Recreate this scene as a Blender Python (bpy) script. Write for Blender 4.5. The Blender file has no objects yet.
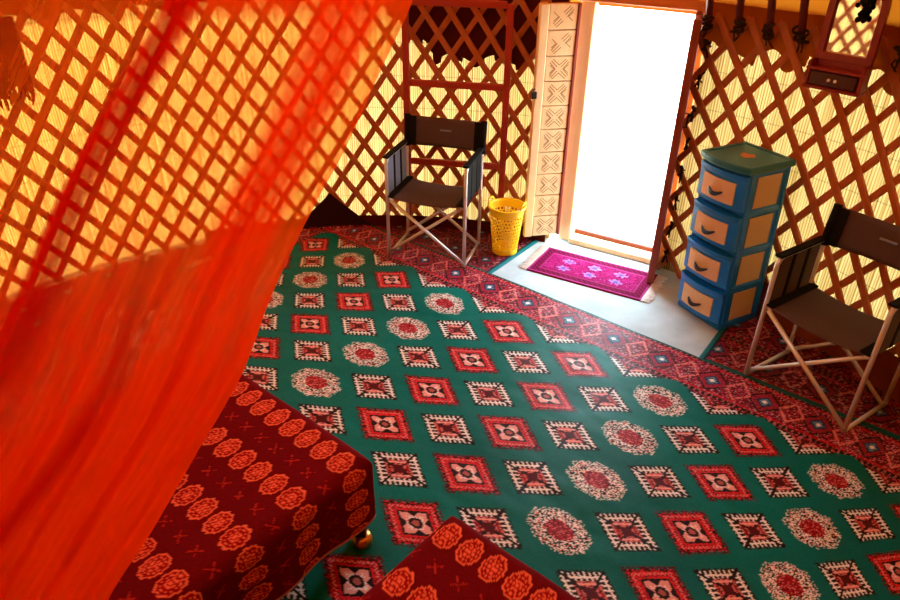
import bpy, math, random
import numpy as np
from mathutils import Vector, Matrix

random.seed(7)
rng = np.random.default_rng(11)
SC = bpy.context.scene
COL = SC.collection
PI = math.pi

# ------------------------------------------------------------------ colours
def lin(c):
    c = np.asarray(c, float) / 255.0
    return np.where(c <= 0.04045, c / 12.92, ((c + 0.055) / 1.055) ** 2.4)

def L4(*c):
    v = lin(c)
    return (float(v[0]), float(v[1]), float(v[2]), 1.0)

# ------------------------------------------------------------------ materials
def new_mat(name):
    m = bpy.data.materials.new(name)
    m.use_nodes = True
    nt = m.node_tree
    nt.nodes.clear()
    out = nt.nodes.new('ShaderNodeOutputMaterial')
    return m, nt, out

def principled(name, col, rough=0.6, metal=0.0, spec=0.4, noise=0.0, nscale=20.0, stretch=(1, 1, 1), bump=0.0):
    m, nt, out = new_mat(name)
    b = nt.nodes.new('ShaderNodeBsdfPrincipled')
    b.inputs['Base Color'].default_value = col
    b.inputs['Roughness'].default_value = rough
    b.inputs['Metallic'].default_value = metal
    b.inputs['Specular IOR Level'].default_value = spec
    if noise or bump:
        tc = nt.nodes.new('ShaderNodeTexCoord')
        mp = nt.nodes.new('ShaderNodeMapping')
        mp.inputs['Scale'].default_value = stretch
        nz = nt.nodes.new('ShaderNodeTexNoise')
        nz.inputs['Scale'].default_value = nscale
        nz.inputs['Detail'].default_value = 4
        nt.links.new(tc.outputs['Object'], mp.inputs['Vector'])
        nt.links.new(mp.outputs['Vector'], nz.inputs['Vector'])
        if noise:
            mx = nt.nodes.new('ShaderNodeMix')
            mx.data_type = 'RGBA'
            mx.inputs['A'].default_value = tuple(max(0, v * (1 - noise)) for v in col[:3]) + (1,)
            mx.inputs['B'].default_value = tuple(min(1, v * (1 + noise)) for v in col[:3]) + (1,)
            nt.links.new(nz.outputs['Fac'], mx.inputs['Factor'])
            nt.links.new(mx.outputs['Result'], b.inputs['Base Color'])
        if bump:
            bp = nt.nodes.new('ShaderNodeBump')
            bp.inputs['Strength'].default_value = bump
            bp.inputs['Distance'].default_value = 0.01
            nt.links.new(nz.outputs['Fac'], bp.inputs['Height'])
            nt.links.new(bp.outputs['Normal'], b.inputs['Normal'])
    nt.links.new(b.outputs[0], out.inputs[0])
    return m

def knot_mat(name, bump=0.15, spec=0.085, rough=0.5):
    """woven pile: colour comes knot by knot from the mesh"""
    m, nt, out = new_mat(name)
    b = nt.nodes.new('ShaderNodeBsdfPrincipled')
    a = nt.nodes.new('ShaderNodeAttribute')
    a.attribute_name = 'knots'
    b.inputs['Roughness'].default_value = rough
    b.inputs['Specular IOR Level'].default_value = spec
    nz = nt.nodes.new('ShaderNodeTexNoise')
    nz.inputs['Scale'].default_value = 260
    tc = nt.nodes.new('ShaderNodeTexCoord')
    nt.links.new(tc.outputs['Object'], nz.inputs['Vector'])
    bp = nt.nodes.new('ShaderNodeBump')
    bp.inputs['Strength'].default_value = bump
    bp.inputs['Distance'].default_value = 0.004
    nt.links.new(nz.outputs['Fac'], bp.inputs['Height'])
    nt.links.new(bp.outputs['Normal'], b.inputs['Normal'])
    nt.links.new(a.outputs['Color'], b.inputs['Base Color'])
    nt.links.new(b.outputs[0], out.inputs[0])
    return m

def translucent_mat(name, dcol, tcol, noise=0.25, nscale=6.0):
    m, nt, out = new_mat(name)
    d = nt.nodes.new('ShaderNodeBsdfDiffuse')
    t = nt.nodes.new('ShaderNodeBsdfTranslucent')
    d.inputs['Color'].default_value = dcol
    add = nt.nodes.new('ShaderNodeAddShader')
    tc = nt.nodes.new('ShaderNodeTexCoord')
    nz = nt.nodes.new('ShaderNodeTexNoise')
    nz.inputs['Scale'].default_value = nscale
    nz.inputs['Detail'].default_value = 5
    nt.links.new(tc.outputs['Object'], nz.inputs['Vector'])
    mx = nt.nodes.new('ShaderNodeMix')
    mx.data_type = 'RGBA'
    mx.inputs['A'].default_value = tuple(v * (1 - noise) for v in tcol[:3]) + (1,)
    mx.inputs['B'].default_value = tuple(v * (1 + noise) for v in tcol[:3]) + (1,)
    nt.links.new(nz.outputs['Fac'], mx.inputs['Factor'])
    nt.links.new(mx.outputs['Result'], t.inputs['Color'])
    nt.links.new(d.outputs[0], add.inputs[0])
    nt.links.new(t.outputs[0], add.inputs[1])
    nt.links.new(add.outputs[0], out.inputs[0])
    return m

def reed_mat():
    """standing reeds: thin canes with dark gaps, bound with rows of thread; the sun outside shines through"""
    m, nt, out = new_mat('reed_mat')
    N = nt.nodes.new
    uv = N('ShaderNodeUVMap'); uv.uv_map = 'reed'
    mp = N('ShaderNodeMapping'); mp.inputs['Scale'].default_value = (75, 1.1, 1)
    nz = N('ShaderNodeTexNoise'); nz.inputs['Scale'].default_value = 1.0; nz.inputs['Detail'].default_value = 2.5
    nz.inputs['Roughness'].default_value = 0.7
    nt.links.new(uv.outputs[0], mp.inputs['Vector'])
    nt.links.new(mp.outputs[0], nz.inputs['Vector'])
    sx = N('ShaderNodeSeparateXYZ'); nt.links.new(uv.outputs[0], sx.inputs[0])
    # canes
    wob = N('ShaderNodeMath'); wob.operation = 'MULTIPLY_ADD'
    nt.links.new(nz.outputs['Fac'], wob.inputs[0]); wob.inputs[1].default_value = 0.010
    nt.links.new(sx.outputs['X'], wob.inputs[2])
    k = N('ShaderNodeMath'); k.operation = 'MULTIPLY'; k.inputs[1].default_value = 72.0
    nt.links.new(wob.outputs[0], k.inputs[0])
    fr = N('ShaderNodeMath'); fr.operation = 'FRACT'; nt.links.new(k.outputs[0], fr.inputs[0])
    pp = N('ShaderNodeMath'); pp.operation = 'PINGPONG'; pp.inputs[1].default_value = 0.5
    nt.links.new(fr.outputs[0], pp.inputs[0])
    r = N('ShaderNodeValToRGB')
    r.color_ramp.elements[0].position = 0.05; r.color_ramp.elements[0].color = (0.50, 0.40, 0.24, 1)
    r.color_ramp.elements[1].position = 0.26; r.color_ramp.elements[1].color = (1, 1, 1, 1)
    nt.links.new(pp.outputs[0], r.inputs[0])
    r2 = N('ShaderNodeValToRGB')
    r2.color_ramp.elements[0].position = 0.30; r2.color_ramp.elements[0].color = (0.50, 0.36, 0.16, 1)
    r2.color_ramp.elements[1].position = 0.62; r2.color_ramp.elements[1].color = (1.0, 0.97, 0.9, 1)
    nt.links.new(nz.outputs['Fac'], r2.inputs[0])
    m1 = N('ShaderNodeMix'); m1.data_type = 'RGBA'; m1.blend_type = 'MULTIPLY'; m1.inputs['Factor'].default_value = 1
    nt.links.new(r.outputs[0], m1.inputs['A']); nt.links.new(r2.outputs[0], m1.inputs['B'])
    # thread rows
    kz = N('ShaderNodeMath'); kz.operation = 'MULTIPLY'; kz.inputs[1].default_value = 5.2
    nt.links.new(sx.outputs['Y'], kz.inputs[0])
    fz = N('ShaderNodeMath'); fz.operation = 'FRACT'; nt.links.new(kz.outputs[0], fz.inputs[0])
    lt = N('ShaderNodeMath'); lt.operation = 'GREATER_THAN'; lt.inputs[1].default_value = 0.03
    nt.links.new(fz.outputs[0], lt.inputs[0])
    th = N('ShaderNodeMath'); th.operation = 'MULTIPLY_ADD'; th.inputs[1].default_value = 0.35; th.inputs[2].default_value = 0.65
    nt.links.new(lt.outputs[0], th.inputs[0])
    m2 = N('ShaderNodeMix'); m2.data_type = 'RGBA'; m2.blend_type = 'MULTIPLY'; m2.inputs['Factor'].default_value = 1
    nt.links.new(m1.outputs['Result'], m2.inputs['A']); nt.links.new(th.outputs[0], m2.inputs['B'])
    m3 = N('ShaderNodeMix'); m3.data_type = 'RGBA'; m3.blend_type = 'MULTIPLY'; m3.inputs['Factor'].default_value = 1
    nt.links.new(m2.outputs['Result'], m3.inputs['A']); m3.inputs['B'].default_value = REED_T
    d = N('ShaderNodeBsdfDiffuse'); t = N('ShaderNodeBsdfTranslucent')
    m4 = N('ShaderNodeMix'); m4.data_type = 'RGBA'; m4.blend_type = 'MULTIPLY'; m4.inputs['Factor'].default_value = 1
    nt.links.new(m2.outputs['Result'], m4.inputs['A']); m4.inputs['B'].default_value = L4(190, 150, 80)
    nt.links.new(m4.outputs['Result'], d.inputs['Color'])
    nt.links.new(m3.outputs['Result'], t.inputs['Color'])
    ad = N('ShaderNodeAddShader')
    nt.links.new(d.outputs[0], ad.inputs[0]); nt.links.new(t.outputs[0], ad.inputs[1])
    nt.links.new(ad.outputs[0], out.inputs[0])
    return m

def veil_mat():
    m, nt, out = new_mat('orange_tulle')
    N = nt.nodes.new
    at = N('ShaderNodeAttribute'); at.attribute_name = 'weave'
    uv = N('ShaderNodeUVMap'); uv.uv_map = 'cloth'
    mp = N('ShaderNodeMapping'); mp.inputs['Scale'].default_value = (38, 5, 1)
    nz = N('ShaderNodeTexNoise'); nz.inputs['Scale'].default_value = 1; nz.inputs['Detail'].default_value = 5
    nz.inputs['Distortion'].default_value = 0.6
    nt.links.new(uv.outputs[0], mp.inputs[0]); nt.links.new(mp.outputs[0], nz.inputs['Vector'])
    sub = N('ShaderNodeMath'); sub.operation = 'SUBTRACT'; sub.inputs[1].default_value = 0.5
    nt.links.new(nz.outputs['Fac'], sub.inputs[0])
    ma = N('ShaderNodeMath'); ma.operation = 'MULTIPLY_ADD'; ma.inputs[1].default_value = 0.5; ma.use_clamp = True
    nt.links.new(sub.outputs[0], ma.inputs[0]); nt.links.new(at.outputs['Fac'], ma.inputs[2])
    mn = N('ShaderNodeMath'); mn.operation = 'MINIMUM'; mn.inputs[1].default_value = 0.97
    nt.links.new(ma.outputs[0], mn.inputs[0])
    tr = N('ShaderNodeBsdfTransparent'); tr.inputs['Color'].default_value = (1.0, 0.84, 0.42, 1)
    d = N('ShaderNodeBsdfDiffuse'); d.inputs['Color'].default_value = (0.80, 0.040, 0.0015, 1)
    t = N('ShaderNodeBsdfTranslucent'); t.inputs['Color'].default_value = (0.98, 0.055, 0.001, 1)
    ly = N('ShaderNodeAttribute'); ly.attribute_name = 'layers'      # plies of net lying over each other, and a deeper red low streak
    for sh, thin, thick in ((d, (0.86, 0.036, 0.001, 1), (0.58, 0.006, 0.0005, 1)), (t, (1.0, 0.048, 0.001, 1), (0.66, 0.006, 0.0004, 1))):
        mc = N('ShaderNodeMix'); mc.data_type = 'RGBA'
        mc.inputs['A'].default_value = thin; mc.inputs['B'].default_value = thick
        pl = N('ShaderNodeMix'); pl.data_type = 'RGBA'          # a single ply is orange, several plies turn red
        pl.inputs['A'].default_value = (1.0, 0.20, 0.006, 1); pl.inputs['B'].default_value = thin
        mr = N('ShaderNodeMapRange'); mr.inputs['From Min'].default_value = 0.34; mr.inputs['From Max'].default_value = 0.85
        nt.links.new(at.outputs['Fac'], mr.inputs['Value']); nt.links.new(mr.outputs[0], pl.inputs['Factor'])
        nt.links.new(pl.outputs['Result'], mc.inputs['A'])
        nt.links.new(ly.outputs['Fac'], mc.inputs['Factor']); nt.links.new(mc.outputs['Result'], sh.inputs['Color'])
    mt = N('ShaderNodeMixShader'); mt.inputs[0].default_value = 0.55
    nt.links.new(d.outputs[0], mt.inputs[1]); nt.links.new(t.outputs[0], mt.inputs[2])
    ms = N('ShaderNodeMixShader')
    nt.links.new(mn.outputs[0], ms.inputs[0]); nt.links.new(tr.outputs[0], ms.inputs[1]); nt.links.new(mt.outputs[0], ms.inputs[2])
    nt.links.new(ms.outputs[0], out.inputs[0])
    return m

def weave_mat(name, c1, c2, scale=90):
    m, nt, out = new_mat(name)
    N = nt.nodes.new
    b = N('ShaderNodeBsdfPrincipled'); b.inputs['Roughness'].default_value = 0.6
    b.inputs['Specular IOR Level'].default_value = 0.3
    tc = N('ShaderNodeTexCoord')
    w1 = N('ShaderNodeTexWave'); w1.inputs['Scale'].default_value = scale; w1.bands_direction = 'DIAGONAL'
    w1.inputs['Distortion'].default_value = 3; w1.inputs['Detail'].default_value = 1
    w2 = N('ShaderNodeTexWave'); w2.inputs['Scale'].default_value = scale; w2.bands_direction = 'Z'
    nt.links.new(tc.outputs['Object'], w1.inputs['Vector']); nt.links.new(tc.outputs['Object'], w2.inputs['Vector'])
    mu = N('ShaderNodeMath'); mu.operation = 'MULTIPLY'
    nt.links.new(w1.outputs['Fac'], mu.inputs[0]); nt.links.new(w2.outputs['Fac'], mu.inputs[1])
    mx = N('ShaderNodeMix'); mx.data_type = 'RGBA'; mx.inputs['A'].default_value = c1; mx.inputs['B'].default_value = c2
    nt.links.new(mu.outputs[0], mx.inputs['Factor'])
    nt.links.new(mx.outputs['Result'], b.inputs['Base Color'])
    nt.links.new(b.outputs[0], out.inputs[0])
    return m

REED_T = (0.082, 0.0575, 0.0235, 1)
M = {}
M['reed'] = reed_mat()
M['veil'] = veil_mat()
M['knots'] = knot_mat('woven_pile')
M['cotton'] = knot_mat('printed_cotton', 0.15, 0.04, 0.95)
M['roof'] = translucent_mat('orange_roof_felt', L4(150, 80, 25), (0.036, 0.0085, 0.0004, 1), 0.2, 3)
M['felt_orange'] = translucent_mat('orange_felt', L4(150, 75, 25), (0.060, 0.0135, 0.0006, 1), 0.25, 4)
M['felt_dark'] = translucent_mat('dark_brown_felt', L4(75, 22, 12), (0.0025, 0.0004, 0.0001, 1), 0.5, 9)
M['felt_base'] = principled('brown_felt_band', L4(120, 52, 22), 0.95, spec=0.1, noise=0.3, nscale=6)
M['lath'] = principled('red_brown_lath', L4(178, 96, 48), 0.6, spec=0.25, noise=0.35, nscale=9, stretch=(3, 3, 1))
M['pole'] = principled('dark_red_pole', L4(110, 30, 20), 0.55, noise=0.3, nscale=12)
M['twine'] = principled('dark_twine', L4(50, 38, 34), 0.9, spec=0.1)
M['twine_pale'] = principled('pale_twine', L4(200, 180, 150), 0.9, spec=0.1)
M['floor'] = principled('pale_plaster_floor', L4(172, 184, 187), 0.85, spec=0.1, noise=0.34, nscale=7, bump=0.2)
M['sand'] = principled('pale_sand', L4(215, 205, 185), 0.95, spec=0.05, noise=0.1, nscale=1)
M['wood_pale'] = principled('pale_door_wood', L4(244, 214, 160), 0.55, spec=0.3, noise=0.12, nscale=10, stretch=(6, 6, 0.7))
M['wood_line'] = principled('carved_groove_wood', L4(140, 100, 62), 0.8, spec=0.1)
M['wood_orange'] = principled('orange_wood', L4(205, 120, 45), 0.5, noise=0.2, nscale=10, stretch=(1, 1, 6))
M['wood_red'] = principled('red_brown_door_wood', L4(140, 62, 42), 0.5, noise=0.35, nscale=8, stretch=(6, 6, 0.6))
M['wood_dark'] = principled('dark_wood', L4(48, 26, 18), 0.6, noise=0.3, nscale=8)
M['red_paint'] = principled('red_brown_painted_wood', L4(160, 45, 20), 0.5, noise=0.2, nscale=10)
M['alu'] = principled('aluminium_tube', L4(222, 218, 214), 0.35, metal=0.35, spec=0.5)
M['canvas'] = principled('dark_brown_canvas', L4(84, 62, 60), 0.8, spec=0.3, noise=0.12, nscale=60)
M['canvas_black'] = principled('black_canvas', L4(16, 13, 14), 0.85, spec=0.15)
M['canvas_grey'] = principled('grey_blue_canvas', L4(138, 146, 164), 0.85, spec=0.15)
M['plastic_black'] = principled('black_plastic', L4(24, 20, 20), 0.45)
M['blue'] = principled('blue_plastic', L4(0, 112, 200), 0.38, spec=0.45, noise=0.06, nscale=8)
M['teal'] = principled('teal_plastic', L4(18, 98, 104), 0.4, spec=0.45, noise=0.12, nscale=14)
M['rattan'] = weave_mat('tan_woven_print', L4(206, 160, 104), L4(250, 228, 190))
M['handle'] = principled('dark_blue_handle', L4(18, 34, 56), 0.35)
M['yellow'] = principled('yellow_plastic', L4(255, 205, 6), 0.4, spec=0.4)
M['orange_paint'] = principled('orange_emblem', L4(205, 110, 40), 0.5)
M['mirror_red'] = principled('dark_red_lacquer', L4(128, 14, 16), 0.35, spec=0.5, noise=0.25, nscale=25)
M['mirror_dark'] = principled('deep_maroon_lacquer', L4(62, 8, 12), 0.4, spec=0.5)
M['glass'] = principled('mirror_glass', (0.92, 0.92, 0.9, 1), 0.03, metal=1.0)
M['white'] = principled('white_porcelain', L4(235, 225, 215), 0.35)
M['brass'] = principled('brass', L4(232, 160, 70), 0.28, metal=0.9)
M['mattress'] = principled('maroon_mattress', L4(70, 14, 14), 0.9, spec=0.1)
M['fringe'] = principled('white_cotton_fringe', L4(225, 220, 215), 0.9, spec=0.1)
M['bag'] = principled('dark_red_wool', L4(98, 10, 14), 0.95, spec=0.05, noise=0.4, nscale=30)

# ------------------------------------------------------------------ mesh helpers
class MB:
    """collects shapes; build() links them as one mesh object"""
    def __init__(self):
        self.v = []; self.f = []; self.mi = []; self.uv = None
    def add(self, vs, fs, mi=0, mat=None):
        o = len(self.v)
        for p in vs:
            p = Vector(p)
            self.v.append(mat @ p if mat is not None else p)
        for f in fs:
            self.f.append([i + o for i in f]); self.mi.append(mi)
        return self
    def box(self, lo, hi, mi=0, mat=None):
        x0, y0, z0 = lo; x1, y1, z1 = hi
        return self.add([(x0, y0, z0), (x1, y0, z0), (x1, y1, z0), (x0, y1, z0), (x0, y0, z1), (x1, y0, z1), (x1, y1, z1), (x0, y1, z1)],
                        [(0, 3, 2, 1), (4, 5, 6, 7), (0, 1, 5, 4), (1, 2, 6, 5), (2, 3, 7, 6), (3, 0, 4, 7)], mi, mat)
    def rbox(self, lo, hi, r=0.006, mi=0, mat=None):
        """box with chamfered edges (octagonal corners along every axis)"""
        x0, y0, z0 = lo; x1, y1, z1 = hi
        r = min(r, (x1 - x0) * .45, (y1 - y0) * .45, (z1 - z0) * .45)
        rings = []
        vs = []; fs = []
        for z, k in ((z0, r), (z0 + r, 0), (z1 - r, 0), (z1, r)):
            a, b, c, d = x0 + k, x1 - k, y0 + k, y1 - k
            q = r if k == 0 else r * .5
            rings.append([(a + q, c, z), (b - q, c, z), (b, c + q, z), (b, d - q, z), (b - q, d, z), (a + q, d, z), (a, d - q, z), (a, c + q, z)])
        for R in rings: vs += R
        for i in range(3):
            for j in range(8):
                k = (j + 1) % 8
                fs.append((i * 8 + j, i * 8 + k, i * 8 + 8 + k, i * 8 + 8 + j))
        fs.append(tuple(reversed(range(8)))); fs.append(tuple(range(24, 32)))
        return self.add(vs, fs, mi, mat)
    def tube(self, pts, r, n=8, mi=0, mat=None, cap=True):
        pts = [Vector(p) for p in pts]
        vs = []; fs = []
        up = None
        for i, p in enumerate(pts):
            d = (pts[min(i + 1, len(pts) - 1)] - pts[max(i - 1, 0)]).normalized()
            if up is None:
                up = d.orthogonal().normalized()
            up = (up - d * up.dot(d))
            if up.length < 1e-5: up = d.orthogonal()
            up.normalize()
            s = d.cross(up)
            rr = r[i] if isinstance(r, (list, tuple)) else r
            for k in range(n):
                a = 2 * PI * k / n
                vs.append(p + up * (math.cos(a) * rr) + s * (math.sin(a) * rr))
        for i in range(len(pts) - 1):
            for k in range(n):
                l = (k + 1) % n
                fs.append((i * n + k, i * n + l, i * n + n + l, i * n + n + k))
        if cap:
            fs.append(tuple(reversed(range(n)))); fs.append(tuple(range((len(pts) - 1) * n, len(pts) * n)))
        return self.add(vs, fs, mi, mat)
    def lathe(self, prof, n=24, mi=0, mat=None):
        vs = []; fs = []
        for r, z in prof:
            for k in range(n):
                a = 2 * PI * k / n
                vs.append((r * math.cos(a), r * math.sin(a), z))
        for i in range(len(prof) - 1):
            for k in range(n):
                l = (k + 1) % n
                fs.append((i * n + k, i * n + l, i * n + n + l, i * n + n + k))
        return self.add(vs, fs, mi, mat)
    def build(self, name, mats, parent=None, smooth=False, bevel=0.0):
        me = bpy.data.meshes.new(name)
        me.from_pydata([tuple(p) for p in self.v], [], self.f)
        if not isinstance(mats, (list, tuple)): mats = [mats]
        for m in mats: me.materials.append(m)
        me.polygons.foreach_set('material_index', self.mi)
        me.validate(); me.update()
        if smooth:
            me.polygons.foreach_set('use_smooth', [True] * len(me.polygons))
        o = bpy.data.objects.new(name, me)
        COL.objects.link(o)
        if parent is not None: o.parent = parent
        if bevel:
            b = o.modifiers.new('bevel', 'BEVEL'); b.width = bevel; b.segments = 2; b.limit_method = 'ANGLE'
        return o

def grid_obj(name, X, Y, Z, mat, parent=None, col=None, uv=None, uvname='uv', fl=None, flname='weave', mask=None, fl2=None, smooth=True):
    """grid of knots: X, Y, Z arrays (n, m)"""
    n, m = X.shape
    co = np.stack([X, Y, Z], -1).reshape(-1, 3)
    idx = np.arange(n * m).reshape(n, m)
    q = np.stack([idx[:-1, :-1], idx[1:, :-1], idx[1:, 1:], idx[:-1, 1:]], -1).reshape(-1, 4)
    if mask is not None:
        q = q[mask[:-1, :-1].reshape(-1)]
        used = np.unique(q); rem = -np.ones(n * m, int); rem[used] = np.arange(len(used))
        q = rem[q]; co = co[used]
        if col is not None: col = col.reshape(-1, 3)[used]
        if uv is not None: uv = uv.reshape(-1, 2)[used]
        if fl is not None: fl = fl.reshape(-1)[used]
    me = bpy.data.meshes.new(name)
    me.vertices.add(len(co)); me.vertices.foreach_set('co', co.astype(np.float32).ravel())
    me.loops.add(q.size); me.loops.foreach_set('vertex_index', q.astype(np.int32).ravel())
    me.polygons.add(len(q)); me.polygons.foreach_set('loop_start', np.arange(0, q.size, 4, dtype=np.int32))
    if smooth: me.polygons.foreach_set('use_smooth', np.ones(len(q), bool))
    me.update(calc_edges=True)
    if col is not None:
        a = me.color_attributes.new('knots', 'FLOAT_COLOR', 'POINT')
        c4 = np.ones((len(co), 4), np.float32); c4[:, :3] = col.reshape(-1, 3)
        a.data.foreach_set('color', c4.ravel())
    if fl is not None:
        a = me.attributes.new(flname, 'FLOAT', 'POINT')
        a.data.foreach_set('value', fl.astype(np.float32).ravel())
    if fl2 is not None:
        a = me.attributes.new('layers', 'FLOAT', 'POINT')
        a.data.foreach_set('value', fl2.astype(np.float32).ravel())
    if uv is not None:
        l = me.uv_layers.new(name=uvname)
        l.data.foreach_set('uv', uv.reshape(-1, 2)[q.ravel()].astype(np.float32).ravel())
    me.materials.append(mat)
    o = bpy.data.objects.new(name, me); COL.objects.link(o)
    if parent is not None: o.parent = parent
    return o

def tag(o, label, cat, group=None):
    o['label'] = label; o['category'] = cat
    if group: o['group'] = group
    return o

def thing(name, label, cat, loc=(0, 0, 0), rz=0.0, group=None):
    o = bpy.data.objects.new(name, None); COL.objects.link(o)
    o.empty_display_size = 0.1
    o.location = loc; o.rotation_euler = (0, 0, rz)
    return tag(o, label, cat, group)

def struct(o):
    o['kind'] = 'structure'
    return o

# ------------------------------------------------------------------ the yurt
CX, CY = -0.38, 1.72          # centre of the round room
RL, RW = 2.49, 2.535          # lattice, reed mat
HL = 1.43                     # lattice height
DL, DR = math.radians(65.2), math.radians(50.6)   # door opening in the wall

def cyl(az, r, z):
    return Vector((CX + r * math.cos(az), CY + r * math.sin(az), z))

def sheet(name, a0, a1, r, zlo, zhi, mat, n=160, nz=2, parent=None, zfun=None, uv=False):
    A = np.linspace(a0, a1, n)[:, None] * np.ones((1, nz))
    T = np.linspace(0, 1, nz)[None, :] * np.ones((n, 1))
    lo = np.array([zfun(a) if zfun else zlo for a in A[:, 0]])[:, None]
    Z = lo + (zhi - lo) * T
    X = CX + r * np.cos(A); Y = CY + r * np.sin(A)
    U = np.stack([A * r, Z], -1) if uv else None
    return grid_obj(name, X, Y, Z, mat, parent, uv=U, uvname='reed')

# floor inside, ground outside
fl = MB()
n = 96
fl.add([(CX, CY, 0)] + [cyl(2 * PI * k / n, 2.62, 0) for k in range(n)], [(0, 1 + k, 1 + (k + 1) % n) for k in range(n)])
struct(fl.build('floor', M['floor']))
gr = MB(); gr.box((-40, -40, -0.3), (40, 40, -0.02))
struct(gr.build('ground', M['sand']))

# reed mats
w = sheet('wall_left', DL + 0.02, math.radians(232), RW, 0, 1.5, M['reed'], uv=True); struct(w)
w = sheet('wall_right', math.radians(-128), DR - 0.02, RW, 0, 1.5, M['reed'], uv=True); struct(w)

# roof felt: domed shell
prof = [(2.60, 1.40), (2.50, 1.50), (2.38, 1.66), (2.2, 1.88), (1.95, 2.13), (1.6, 2.4), (1.2, 2.62), (0.8, 2.77), (0.28, 2.855)]
rf = MB(); rf.lathe(prof, 96, mat=Matrix.Translation((CX, CY, 0)))
struct(rf.build('ceiling', M['roof'], smooth=True))
cr = MB(); cr.tube([(CX + 0.29 * math.cos(a), CY + 0.29 * math.sin(a), 2.85) for a in np.linspace(0, 2 * PI, 49)], 0.025, 8, cap=False)
for k in range(4):
    a = k * PI / 4
    cr.tube([(CX + 0.29 * math.cos(a), CY + 0.29 * math.sin(a), 2.85), (CX, CY, 2.93), (CX - 0.29 * math.cos(a), CY - 0.29 * math.sin(a), 2.85)], 0.012, 6)
struct(cr.build('ceiling_crown', M['pole'], smooth=True))

def roof_z(r):
    for (r0, z0), (r1, z1) in zip(prof, prof[1:]):
        if r1 <= r <= r0:
            return z0 + (z1 - z0) * (r0 - r) / (r0 - r1)
    return 2.855

# felt hems hanging between lattice and reeds
def hem_right(a):
    d = math.degrees(a)
    return 1.235 + 0.05 * (int(d * 0.37) % 2) + 0.02 * math.sin(d * 1.7)
sheet('wall_felt_hem_right', math.radians(2), math.radians(49.6), RW - 0.012, 1.2, 1.5, M['felt_orange'], n=240, zfun=hem_right)
struct(bpy.data.objects['wall_felt_hem_right'])
def hem_back(a):
    d = math.degrees(a)
    if d > 84: return 1.10 + (d - 84) * 0.035 + 0.03 * (int(d * 1.1) % 2)
    return 1.055 + 0.022 * math.sin(d * 1.1) + 0.03 * (int(d * 0.7) % 2)
sheet('wall_felt_hem_back', math.radians(66.5), math.radians(91.5), RW - 0.012, 1.1, 1.5, M['felt_dark'], n=200, zfun=hem_back)
struct(bpy.data.objects['wall_felt_hem_back'])
def hem_left(a):
    d = math.degrees(a)
    return 1.375 + 0.02 * math.sin(d * 0.9)
sheet('wall_felt_hem_left', math.radians(91.5), math.radians(200), RW - 0.012, 1.3, 1.5, M['felt_orange'], n=200, zfun=hem_left)
struct(bpy.data.objects['wall_felt_hem_left'])
sheet('wall_light_block_rear', math.radians(205), math.radians(368), RW - 0.012, 0, 1.5, M['felt_dark'], n=200)  # unseen felt added behind the camera to block light from the rear wall
struct(bpy.data.objects['wall_light_block_rear'])
# bands at the foot of the wall
b = sheet('baseboard_back', math.radians(66.5), math.radians(118), RL - 0.03, 0, 0.085, M['felt_dark'], n=80); struct(b)
b = sheet('baseboard_right', math.radians(2), math.radians(36), RL - 0.03, 0, 0.20, M['felt_base'], n=80,); struct(b)

# ---- lattice of crossed laths
def lattice(name, label, a0, a1):
    t = thing(name, label, 'lattice', cyl((a0 + a1) / 2, RL, 0))
    inv = Matrix.Translation(-t.location)
    s0, s1 = 2.45 * a0, 2.45 * a1
    SL = 1.45
    for layer, ph, rr in ((1, 0.098, RL - 0.008), (-1, 0.118, RL + 0.010)):
        mb = MB()
        k0 = int((s0 - 1.2) / 0.15) - 1; k1 = int((s1 + 1.2) / 0.15) + 2
        for k in range(k0, k1):
            c = k * 0.15 + ph - 0.075
            z0, z1 = 0.0, HL
            # s = c + layer*z/SL
            lo, hi = (s0 - c) * SL * layer, (s1 - c) * SL * layer
            lo, hi = min(lo, hi), max(lo, hi)
            z0 = max(z0, lo); z1 = min(z1, hi)
            if z1 - z0 < 0.06: continue
            jit = random.uniform(-0.006, 0.006)
            nseg = max(2, int((z1 - z0) / 0.16))
            am = (c + layer * (z0 + z1) / 2 / SL) / 2.45
            wid = random.uniform(0.0155, 0.0175) + 0.003 * min(1, max(0, (am - 1.75) / 0.4)); th = 0.0065
            # lath direction in the wall surface
            ds, dz = layer / SL, 1.0
            ln = math.hypot(ds, dz); ds /= ln; dz /= ln
            vs = []
            for i in range(nseg + 1):
                z = z0 + (z1 - z0) * i / nseg
                s = c + layer * z / SL + jit
                for (du, dr) in ((-1, -.6), (-.7, -1), (.7, -1), (1, -.6), (1, 1), (-1, 1)):
                    ss = s - dz * du * wid
                    zz = z + ds * du * wid
                    vs.append(cyl(ss / 2.45, rr + dr * th, max(0.0, zz)))
            fs = []
            for i in range(nseg):
                for q in range(6):
                    p = (q + 1) % 6
                    fs.append((i * 6 + q, i * 6 + 6 + q, i * 6 + 6 + p, i * 6 + p))
            fs.append(tuple(range(6))); fs.append(tuple(reversed(range(nseg * 6, nseg * 6 + 6))))
            mb.add(vs, fs, mat=inv)
        mb.build('lath_layer', M['lath'], t)
    # leather knots at the crossings the eye can reach
    return t
lattice('lattice_wall', 'brown crossed lath lattice running left of the doorway, behind the orange net', math.radians(66.4), math.radians(215))
lattice('lattice_wall', 'brown crossed lath lattice right of the doorway, behind the blue drawer tower', math.radians(-70), math.radians(50.0))

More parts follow.
